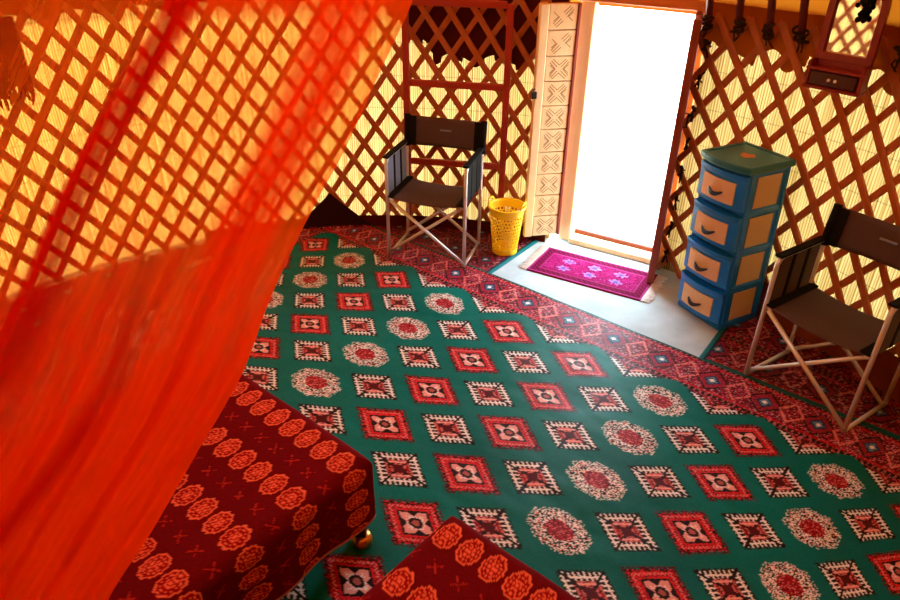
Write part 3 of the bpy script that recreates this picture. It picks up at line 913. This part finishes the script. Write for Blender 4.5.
# ------------------------------------------------------------------ folding chairs
def chair(name, label, loc, rz, dark=False):
    t = thing(name, label, 'chair', loc, rz)
    W, Dp = 0.236, 0.165
    ra = 0.0105
    arm = 0.615
    for s in (-1, 1):
        x = s * W
        mb = MB(); mb.tube([(x, -Dp, 0.012), (x, -Dp, arm - .03), (x, -Dp + .012, arm - .008), (x, -Dp + .03, arm)], ra, 8); mb.build('leg', M['alu'], t, smooth=True)
        mb = MB(); mb.tube([(x, Dp - .005, 0.012), (x, Dp, 0.3), (x, Dp + .002, 0.53), (x, Dp + 0.012, 0.62), (x, Dp + 0.030, 0.765)], ra, 8); mb.build('leg', M['alu'], t, smooth=True)
        mb = MB(); mb.tube([(x, -Dp, 0.014), (x, Dp - .005, 0.014)], ra * .95, 8); mb.build('foot_rail', M['alu'], t, smooth=True)
        mb = MB(); mb.rbox((x - 0.020, -Dp - .01, arm + 0.004), (x + 0.020, Dp - .0, arm + 0.017), .005); mb.build('armrest', M['canvas_black'], t)
        mb = MB(); mb.tube([(x, -Dp + .02, arm), (x, Dp, arm)], ra * .9, 8); mb.build('arm_rail', M['alu'], t, smooth=True)
        xs = s * (W - 0.022)
        mb = MB(); mb.tube([(xs, -Dp - .005, 0.378), (xs, Dp + .005, 0.378)], ra, 8); mb.build('seat_rail', M['alu'], t, smooth=True)
        # crossed braces front and back
        for y in (-Dp + 0.004, Dp - 0.03):
            yo = y + (0.012 if s > 0 else -0.012)
            mb = MB(); mb.tube([(-s * W, yo, 0.03), (xs, yo, 0.373)], ra * .95, 8); mb.build('cross_brace', M['alu'], t, smooth=True)
        # fabric pocket hanging below the arm
        mb = MB()
        for k, (y0, y1, mi) in enumerate(((-Dp + .02, -.06, 0), (-.06, -.038, 1), (-.038, .045, 0), (.045, .067, 1), (.067, Dp - .02, 0))):
            mb.rbox((x - 0.006 - .003 * mi, y0, 0.395), (x + 0.004 + .003 * mi, y1, arm), .002, mi)
        o = mb.build('side_panel', [M['canvas'] if dark else M['canvas_grey'] if s < 0 else M['canvas_black'], M['canvas_black']], t)
        o['label'] = 'dark brown fabric side panel' if dark else 'grey fabric side panel with dark straps' if s < 0 else 'black fabric side panel'
    # seat sling
    n, m = 24, 20
    U = np.linspace(-1, 1, n)[:, None] * np.ones((1, m)); V = np.linspace(-1, 1, m)[None, :] * np.ones((n, 1))
    X = U * (W - 0.012); Y = V * (Dp + 0.006)
    Z = 0.391 - 0.022 * (1 - U ** 2) + 0.002 * np.sin(V * 5)
    o = grid_obj('seat', X, Y, Z, M['canvas'], t)
    md = o.modifiers.new('thick', 'SOLIDIFY'); md.thickness = 0.006
    for s in (-1, 1):
        mb = MB(); mb.rbox((s * (W - .022) - .03, -Dp - .008, 0.385), (s * (W - .022) + .018, Dp + .008, 0.3995), .005); mb.build('seat_edge', M['canvas_black'], t)
    # back band
    U = np.linspace(-1, 1, 30)[:, None] * np.ones((1, 8)); V = np.linspace(0, 1, 8)[None, :] * np.ones((30, 1))
    X = U * (W + 0.008); Z = 0.595 + 0.175 * V - 0.008 * (1 - U ** 2) * V
    Y = Dp + 0.008 + (Z - .60) * 0.12 + 0.028 * (1 - U ** 2)
    o = grid_obj('backrest', X, Y, Z, M['canvas'], t)
    md = o.modifiers.new('thick', 'SOLIDIFY'); md.thickness = 0.006
    for s in (-1, 1):
        mb = MB()
        for k in range(1):
            mb.tube([(s * (W), Dp + 0.008, 0.591), (s * W, Dp + 0.031, 0.776)], 0.019, 8)
        mb.build('back_sleeve', M['canvas_black'], t, smooth=True)
        mb = MB(); e0 = s * (W - .008); e1 = s * (W - .055)
        mb.rbox((min(e0, e1), -.003, 0), (max(e0, e1), .004, 0.172), .001, mat=Matrix.Translation((0, Dp + .006, .597)) @ Matrix.Rotation(-.12, 4, 'X'))
        mb.build('back_edge', M['canvas_black'], t)
    mb = MB(); mb.rbox((-0.035, Dp + 0.036, 0.690), (0.035, Dp + 0.046, 0.698), .001); o = mb.build('stitched_tag', M['canvas_grey'], t)
    return t
chair('folding_chair', 'folding director chair with dark canvas against the back lattice, left of the basket', (-0.098, 3.832, 0.007), math.atan2(-0.367, 0.930) + 0.075)
chair('folding_chair', 'folding director chair at the right edge, beside the blue drawer tower', (1.648, 2.478, 0.008), math.atan2(-0.872, 0.490) + 0.085, True)

# ------------------------------------------------------------------ drawer tower
fx = Vector((0.144, -0.274, 0)).normalized()
t = thing('drawer_tower', 'tall blue plastic drawer tower with four woven-print drawers, right of the doorway', 'drawers', (1.236, 3.227, 0.002), math.atan2(fx.y, fx.x))
TOWER = t
DW, DD, DH = 0.305, 0.272, 0.865
mb = MB(); mb.rbox((0.004, 0.0, 0.0), (DW - 0.004, DD, 0.03), .006); mb.build('base', M['blue'], t)
mb = MB()
for x0 in (0.0, DW - 0.022):
    for y0 in (0.012, DD - 0.03):
        mb.rbox((x0, y0, 0.02), (x0 + 0.022, y0 + 0.03, DH - 0.02), .006)
for k in range(5):
    z = 0.025 + k * 0.202
    mb.rbox((0.002, 0.012, z - 0.012), (DW - 0.002, DD - 0.004, z + 0.014), .004)
mb.rbox((0.01, DD - 0.012, 0.02), (DW - 0.01, DD - 0.004, DH - 0.03), .003)
for x0 in (0.006, DW - 0.012):
    mb.rbox((x0, 0.03, 0.02), (x0 + 0.006, DD - 0.02, DH - 0.03), .002)
mb.build('body', M['blue'], t)
for k in range(4):
    z = 0.025 + k * 0.202
    for x0 in (0.002, DW - 0.007):
        mb = MB(); mb.rbox((x0, 0.062, z + 0.024), (x0 + 0.005, DD - 0.052, z + 0.178), .001); o = mb.build('side_panel', M['rattan'], t); o['label'] = 'tan woven-print side panel'
    # bowed drawer front
    n, m = 14, 6
    mb = MB()
    def bow(u): return -0.030 * (1 - (2 * u - 1) ** 2) - 0.004
    vs = []; fs = []
    zs = [z + 0.016, z + 0.020, z + 0.160, z + 0.170, z + 0.188]
    ys = [0.004, 0.0, 0.0, -0.006, -0.006]
    us = [0.02 + 0.96 * i / n for i in range(n + 1)]
    for zi, yo in zip(zs, ys):
        for u in us: vs.append((u * DW, bow(u) + yo, zi))
    for zi in zs:
        for u in us: vs.append((u * DW, 0.04, zi))
    A_ = len(zs) * (n + 1)
    for i in range(len(zs) - 1):
        for j in range(n):
            p = i * (n + 1) + j
            fs.append((p, p + 1, p + n + 2, p + n + 1)); fs.append((A_ + p, A_ + p + n + 1, A_ + p + n + 2, A_ + p + 1))
    for i in range(len(zs) - 1):
        p = i * (n + 1); fs.append((p, p + n + 1, A_ + p + n + 1, A_ + p)); p += n; fs.append((p, A_ + p, A_ + p + n + 1, p + n + 1))
    for j in range(n):
        fs.append((j, A_ + j, A_ + j + 1, j + 1)); q = (len(zs) - 1) * (n + 1) + j; fs.append((q, q + 1, A_ + q + 1, A_ + q))
    mb.add(vs, fs)
    dr = mb.build('drawer', M['blue'], t)
    mb = MB()
    vs = []; fs = []
    for zi in (z + 0.040, z + 0.146):
        for yo in (-0.006, 0.004):
            for i in range(13):
                u = 0.17 + 0.66 * i / 12
                vs.append((u * DW, bow(u) + yo, zi))
    for i in range(12):
        fs += [(i, i + 1, 26 + i + 1, 26 + i), (13 + i, 39 + i, 39 + i + 1, 13 + i + 1), (i, 13 + i, 13 + i + 1, i + 1), (26 + i, 26 + i + 1, 39 + i + 1, 39 + i)]
    fs += [(0, 26, 39, 13), (12, 25, 51, 38)]
    mb.add(vs, fs)
    o = mb.build('front_panel', M['rattan'], dr); o['label'] = 'tan woven-print front panel'
    mb = MB()
    hz = z + 0.078
    pts = []
    for i in range(9):
        u = 0.36 + 0.28 * i / 8
        pts.append((u * DW, bow(u) - 0.010 - 0.014 * math.sin(PI * i / 8), hz + 0.012 - 0.016 * math.sin(PI * i / 8)))
    mb.tube(pts, [0.004, 0.007, 0.009, 0.0105, 0.011, 0.0105, 0.009, 0.007, 0.004], 8)
    mb.build('handle', M['handle'], dr, smooth=True)
# bowed lid
n = 14
mb = MB()
lid = [(u / n * (DW + .012) - .006, -0.014 - 0.034 * (1 - (2 * u / n - 1) ** 2)) for u in range(n + 1)] + [(DW + .006, DD + .014), (-.006, DD + .014)]
k = len(lid)
c = (DW / 2, DD / 2)
def ring(sc, z): return [(c[0] + (x - c[0]) * sc, c[1] + (y - c[1]) * sc, z) for x, y in lid]
vs = ring(0.98, DH - 0.032) + ring(1, DH - 0.026) + ring(1, DH - 0.006) + ring(0.96, DH) + ring(.86, DH - .0005) + ring(.84, DH - .006)
fs = [tuple(reversed(range(k))), tuple(range(5 * k, 6 * k))]
for r in range(5):
    for j in range(k):
        l = (j + 1) % k
        fs.append((r * k + j, r * k + l, r * k + k + l, r * k + k + j))
mb.add(vs, fs)
mb.build('lid', M['teal'], t)
mb = MB()
for (ox, oy, s) in ((0, 0, .030), (.02, .016, .018), (-.022, .012, .018), (.004, .03, .014)):
    mb.lathe([(0.0005, 0), (s, 0), (s * .9, .002), (0.0005, .0022)], 9, mat=Matrix.Translation((DW / 2 + ox, DD / 2 - 0.01 + oy, DH - .006)))
mb.build('emblem', M['orange_paint'], t)

# the tower narrows a little upwards and leans left
def taper(o):
    for ch in o.children:
        if ch.type == 'MESH':
            for v in ch.data.vertices:
                k = v.co.z / DH
                v.co.x = v.co.x * (1 - 0.035 * k) - 0.026 * k
        taper(ch)
taper(TOWER)

# ------------------------------------------------------------------ waste basket with a pierced wall
t = thing('waste_basket', 'yellow plastic waste basket with pierced sides, left of the open door leaf', 'basket', (0.335, 3.835, 0.0095), 0)
r0, r1, bh = 0.076, 0.106, 0.30
mb = MB()
NC, NR = 28, 10
z0, z1 = 0.03, bh - 0.045
def rad(z): return r0 + (r1 - r0) * z / bh
def pt(a, z, o=0.0): r = rad(z) + o; return (r * math.cos(a), r * math.sin(a), z)
dz = (z1 - z0) / NR; da = 2 * PI / NC
for i in range(NR):
    for j in range(NC):
        a0, za = j * da + (i % 2) * da * .5, z0 + i * dz
        out = [(a0, za), (a0 + da, za), (a0 + da, za + dz), (a0, za + dz)]
        inn = [(a0 + da * .18, za + dz * .16), (a0 + da * .82, za + dz * .16), (a0 + da * .82, za + dz * .84), (a0 + da * .18, za + dz * .84)]
        vs = [pt(*q) for q in out] + [pt(*q) for q in inn] + [pt(*q, -0.003) for q in inn] + [pt(*q, -0.003) for q in out]
        fs = []
        for q in range(4):
            p = (q + 1) % 4
            fs += [(q, p, 4 + p, 4 + q), (4 + q, 4 + p, 8 + p, 8 + q), (8 + q, 8 + p, 12 + p, 12 + q)]
        mb.add(vs, fs)
mb.lathe([(0.001, 0.004), (rad(0) - .004, 0.004), (rad(z0) - .003, z0), (rad(z0), z0), (rad(0) + .001, 0.0), (0.001, 0.0)], 48)
mb.lathe([(rad(z1) - .003, z1), (rad(bh) - .003, bh), (rad(z1), z1)][:0] or [(rad(z1), z1), (rad(bh - .012), bh - .012), (rad(bh - .003), bh - .003), (rad(bh - .003) - .003, bh - .003), (rad(z1) - .003, z1)], 48)
mb.build('body', M['yellow'], t)
mb = MB(); mb.lathe([(r1 - .004, bh - .006), (r1 + .008, bh - .008), (r1 + .010, bh), (r1 + .006, bh + .006), (r1 - .002, bh + .005), (r1 - .004, bh - .006)], 48); mb.build('rim', M['yellow'], t, smooth=True)
for a in (math.radians(-25), math.radians(155)):
    mb = MB()
    pts = [((r1 + .004) * math.cos(a + d), (r1 + .004) * math.sin(a + d), bh + .004 + h) for d, h in ((-.42, 0), (-.30, .022), (0, .03), (.30, .022), (.42, 0))]
    mb.tube(pts, 0.006, 8); mb.build('handle', M['yellow'], t, smooth=True)

# ------------------------------------------------------------------ red rack against the back lattice
ra_, rb_ = cyl(math.radians(87.4), 2.40, 0), cyl(math.radians(73.3), 2.40, 0)
ang = math.atan2(rb_.y - ra_.y, rb_.x - ra_.x); wdt = (rb_ - ra_).length
t = thing('standing_rack', 'red-brown wooden rack frame against the lattice behind the back chair', 'rack', (ra_.x, ra_.y, 0.004), ang)
for x0 in (0.0, wdt):
    mb = MB(); mb.rbox((x0 - .019, -.014, 0), (x0 + .019, .014, 1.415 if x0 == 0 else 1.40), .004); mb.build('post', M['red_paint'], t)
for z in (0.48, 0.955, 1.395):
    mb = MB(); mb.rbox((.019, -.012, z - .019), (wdt - .019, .012, z + .019), .004); mb.build('rail', M['red_paint'], t)

# ------------------------------------------------------------------ wall mirror with shelf and drawer
MA = math.radians(32.4)
mc = Vector((1.596, 2.924, 1.252))
yaw = math.atan2(-0.65, -0.76)          # facing direction
t = thing('wall_mirror', 'arched mirror in dark red frame with shelf and drawer on the right lattice', 'mirror', mc, 0)
# local: x to the viewer's right, -y to the room, z up, leaning forward
f = Vector((math.cos(yaw), math.sin(yaw), 0)); xr = Vector((-f.y, f.x, 0))
t.matrix_world = Matrix(((xr.x, -f.x, 0, mc.x), (xr.y, -f.y, 0, mc.y), (0, 0, 1, mc.z), (0, 0, 0, 1))) @ Matrix.Rotation(math.radians(0.5), 4, 'X')
mw, mh = 0.112, 0.46
def arch(w, z0, z1, n=14):
    pts = [(-w, z0), (w, z0)]
    for i in range(n + 1):
        a = PI * i / n
        pts.append((w * math.cos(a), z1 + w * 0.9 * math.sin(a)))
    return pts
out = arch(mw, 0.10, 0.315); inn = arch(mw - 0.026, 0.128, 0.310)
k = len(out)
mb = MB()
vs = [(x, -.022, z) for x, z in out] + [(x, -.022, z) for x, z in inn] + [(x, 0.0, z) for x, z in out] + [(x, -.004, z) for x, z in inn]
fs = []
for j in range(k):
    l = (j + 1) % k
    fs += [(j, l, k + l, k + j), (k + j, k + l, 3 * k + l, 3 * k + j), (j, 2 * k + j, 2 * k + l, l)]
fs.append(tuple(reversed(range(2 * k, 3 * k))))
mb.add(vs, fs); mb.build('frame', M['mirror_red'], t)
mb = MB(); mb.add([(x, -.006, z) for x, z in inn], [tuple(range(k))]); mb.build('mirror_glass', M['glass'], t)
mb = MB()
mb.rbox((-mw - .005, -.066, 0.062), (mw + .005, 0, 0.074), .003)
mb.rbox((-mw, -.012, 0.0), (mw, 0, 0.10), .003)
mb.rbox((-mw - .004, -.062, 0.0), (-mw + .014, 0, 0.098), .004); mb.rbox((mw - .014, -.062, 0.0), (mw + .004, 0, 0.098), .004)
mb.rbox((-mw - .005, -.066, -.012), (mw + .005, 0, 0.0), .003)
mb.build('shelf', M['mirror_red'], t)
mb = MB(); mb.rbox((-mw + .018, -.064, 0.004), (mw - .018, -.014, 0.058), .003); dr = mb.build('drawer', M['mirror_dark'], t)
for x in (-.012, .014):
    mb = MB(); mb.lathe([(.0008, -.007), (.006, -.004), (.007, 0), (.006, .004), (.0008, .007)], 10, mat=Matrix.Translation((x, -.070, .032))); o = mb.build('knob', M['white'], dr, smooth=True)
    o['label'] = 'tiny white knob'
mb = MB(); mb.tube([(0, -.004, .40), (0, .0, .50), (0, .0, .60)], .003, 5); mb.build('hanging_cord', M['twine'], t)

t2 = thing('tassel', 'small black bunched tassel hanging over the top of the wall mirror', 'tassel', tuple(t.matrix_world @ Vector((0.026, -0.030, 0.262))))
mb = MB()
for q in range(30):
    zq = random.uniform(0.0, .10); p = Vector((random.gauss(0, .008 + .10 * zq), random.gauss(0, .008), zq))
    rr = random.uniform(.007, .013)
    mb.lathe([(.0005, -rr), (rr * .7, -rr * .7), (rr, 0), (rr * .7, rr * .7), (.0005, rr)], 8, mat=Matrix.Translation(p))
mb.build('bunch', M['canvas_black'], t2, smooth=True)
mb = MB(); mb.tube([(0, 0, .13), (0, .01, .25), (0, .03, .36)], .003, 5); mb.build('cord', M['twine'], t2)

# ------------------------------------------------------------------ tasselled cloth hanging on the left lattice
a0_, a1_ = math.radians(134.2), math.radians(142.5)
n, m = 40, 30
A = np.linspace(a0_, a1_, n)[:, None] * np.ones((1, m)); T = np.linspace(0, 1, m)[None, :] * np.ones((n, 1))
u = (A - a0_) / (a1_ - a0_)
top = 1.40; bot = 1.03 + 0.055 * np.abs(((u * 2.5 + .5) % 1) - .5) * 2
Z = top + (bot - top) * T
Rr = 2.44 - 0.012 * np.sin(u * 19) * T
t = thing('hanging_cloth', 'dark red tasselled cloth hanging on the lattice at the top left corner', 'cloth', tuple(cyl((a0_ + a1_) / 2, 2.44, 1.03)))
X = CX + Rr * np.cos(A) - t.location.x; Y = CY + Rr * np.sin(A) - t.location.y
o = grid_obj('panel', X, Y, Z - t.location.z, M['bag'], t)
md = o.modifiers.new('thick', 'SOLIDIFY'); md.thickness = 0.012
mb = MB()
for k in range(14):
    uu = (k + .5) / 14; a = a0_ + (a1_ - a0_) * uu
    zb = 1.03 + 0.055 * abs(((uu * 2.5 + .5) % 1) - .5) * 2
    p = cyl(a, 2.44, zb) - t.location
    mb.tube([p + Vector((0, 0, .01)), p + Vector((0, 0, -.015)), p + Vector((random.uniform(-.01, .01), random.uniform(-.01, .01), -.055))], [.006, .009, .004], 6)
mb.build('tassel_fringe', M['bag'], t)

# ------------------------------------------------------------------ orange bed net, a gathered curtain falling to the lower left
E = np.array([(0.03, 1.372, 2.74), (-0.02, 1.345, 2.3), (-0.058, 1.325, 1.95), (-0.073, 1.300, 1.778), (-0.085, 1.288, 1.747), (-0.115, 1.265, 1.684), (-0.157, 1.236, 1.603), (-0.207, 1.207, 1.519),
              (-0.245, 1.186, 1.459), (-0.281, 1.163, 1.389), (-0.312, 1.142, 1.325), (-0.360, 1.113, 1.231), (-0.410, 1.081, 1.123), (-0.467, 1.052, 1.019),
              (-0.526, 1.027, 0.925), (-0.600, 1.000, 0.817), (-0.735, 0.950, 0.604), (-0.800, 0.925, 0.475)])
ns, nt = 150, 230
zz = np.concatenate([np.linspace(2.74, 1.85, 30), np.linspace(1.84, 0.475, ns - 30)])
ex_ = np.interp(-zz, -E[:, 2], E[:, 0]); ey_ = np.interp(-zz, -E[:, 2], E[:, 1])
dd = np.concatenate([np.linspace(0, 0.62, 150), np.linspace(0.63, 1.5, nt - 150)])
Dm = dd[None, :] * np.ones((ns, 1)); Zm = zz[:, None] * np.ones((1, nt))
s = np.clip((1.78 - Zm) / 1.3, 0, 1)
gather = np.where(Zm > 1.8, 1 - (Zm - 1.8) * 0.75, 1.0)
bandc = 0.395 + 0.165 * s + 0.012 * np.sin(Zm * 9)
rip = 0.012 * np.sin(Dm * 62 + Zm * 2.0) * np.clip(Dm * 8, 0, 1) + 0.006 * np.sin(Dm * 131 + Zm * 5)
rip += -0.030 * np.exp(-((Dm - bandc) / 0.03) ** 2) + 0.014 * np.sin(Dm * 21 + 1)
X = ex_[:, None] - Dm * gather + 0.004 * np.sin(Zm * 18) * np.exp(-Dm * 20); Y = ey_[:, None] + rip
Z = Zm - 0.0 * Dm
low = 1 / (1 + np.exp((Zm - (1.30 - 0.10 * np.clip(Dm - .2, 0, .6))) / 0.06))
den = np.full((ns, nt), 0.36)
den = np.where(Dm < bandc - .03, 0.47, den)
den = np.maximum(den, 0.94 * np.exp(-((Dm - 0.110 + 0.02 * s) / 0.078) ** 4))
den = np.maximum(den, 0.97 * np.exp(-((Dm - bandc) / (0.034 + 0.02 * s)) ** 4))
den = np.where(Dm < 0.012, 0.66, den)
top_ = 1 / (1 + np.exp((1.735 - Zm) / 0.012)); den = np.maximum(den, 0.78 * top_ * (Dm < bandc))
den = den * (1 - low) + np.maximum(den, 0.94) * low
den = np.where(Zm > 1.85, 0.7, den)
lay = np.exp(-((Dm - bandc) / (0.040 + 0.02 * s)) ** 4)
lay = np.maximum(lay, low * (0.20 + 0.55 / (1 + np.exp((bandc - .06 - Dm) / 0.05))))
lay = np.maximum(lay, low * 1.0 * np.exp(-((Dm - 0.30 - 0.05 * np.sin(Zm * 4)) / 0.03) ** 2))  # deeper red streak coloured into the lower net
U = np.stack([Dm - 0.10 * s, Zm], -1)
tag(grid_obj('bed_net', X, Y, Z, M['veil'], uv=U, uvname='cloth', fl=den, fl2=lay), 'sheer orange-red net curtain falling across the left of the room', 'net')

# ------------------------------------------------------------------ light: bright sky outside, sun on the left of the tent
wd = bpy.data.worlds.new('sky'); SC.world = wd; wd.use_nodes = True
bg = wd.node_tree.nodes['Background']
bg.inputs[0].default_value = (0.64, 0.87, 1.0, 1); bg.inputs[1].default_value = 28.0
sl = bpy.data.lights.new('sun', 'SUN'); sl.energy = 50; sl.angle = math.radians(2); sl.color = (1, 0.93, 0.8)
so = bpy.data.objects.new('sun', sl); COL.objects.link(so)
az, el = math.radians(168), math.radians(40)
sd = Vector((math.cos(az) * math.cos(el), math.sin(az) * math.cos(el), math.sin(el)))
so.rotation_euler = sd.to_track_quat('Z', 'Y').to_euler(); so.location = sd * 8

# ------------------------------------------------------------------ camera
th = math.radians(31); ro = math.radians(0.7)
fw = Vector((0, math.cos(th), -math.sin(th))); Rv = Vector((1, 0, 0)); Uv = Rv.cross(fw)
R2v = Rv * math.cos(ro) + Uv * math.sin(ro); U2v = -Rv * math.sin(ro) + Uv * math.cos(ro)
cam = bpy.data.cameras.new('camera'); cam.sensor_width = 36; cam.lens = 690 / 900 * 36; cam.clip_start = 0.02
co_ = bpy.data.objects.new('camera', cam); COL.objects.link(co_)
co_.matrix_world = Matrix(((R2v.x, U2v.x, -fw.x, 0), (R2v.y, U2v.y, -fw.y, 0), (R2v.z, U2v.z, -fw.z, 1.95), (0, 0, 0, 1)))
SC.camera = co_
SC.view_settings.view_transform = 'Standard'; SC.view_settings.look = 'None'
SC.view_settings.exposure = -0.1; SC.view_settings.gamma = 1.0
SC.view_settings.use_curve_mapping = False
SC.cycles.use_denoising = True
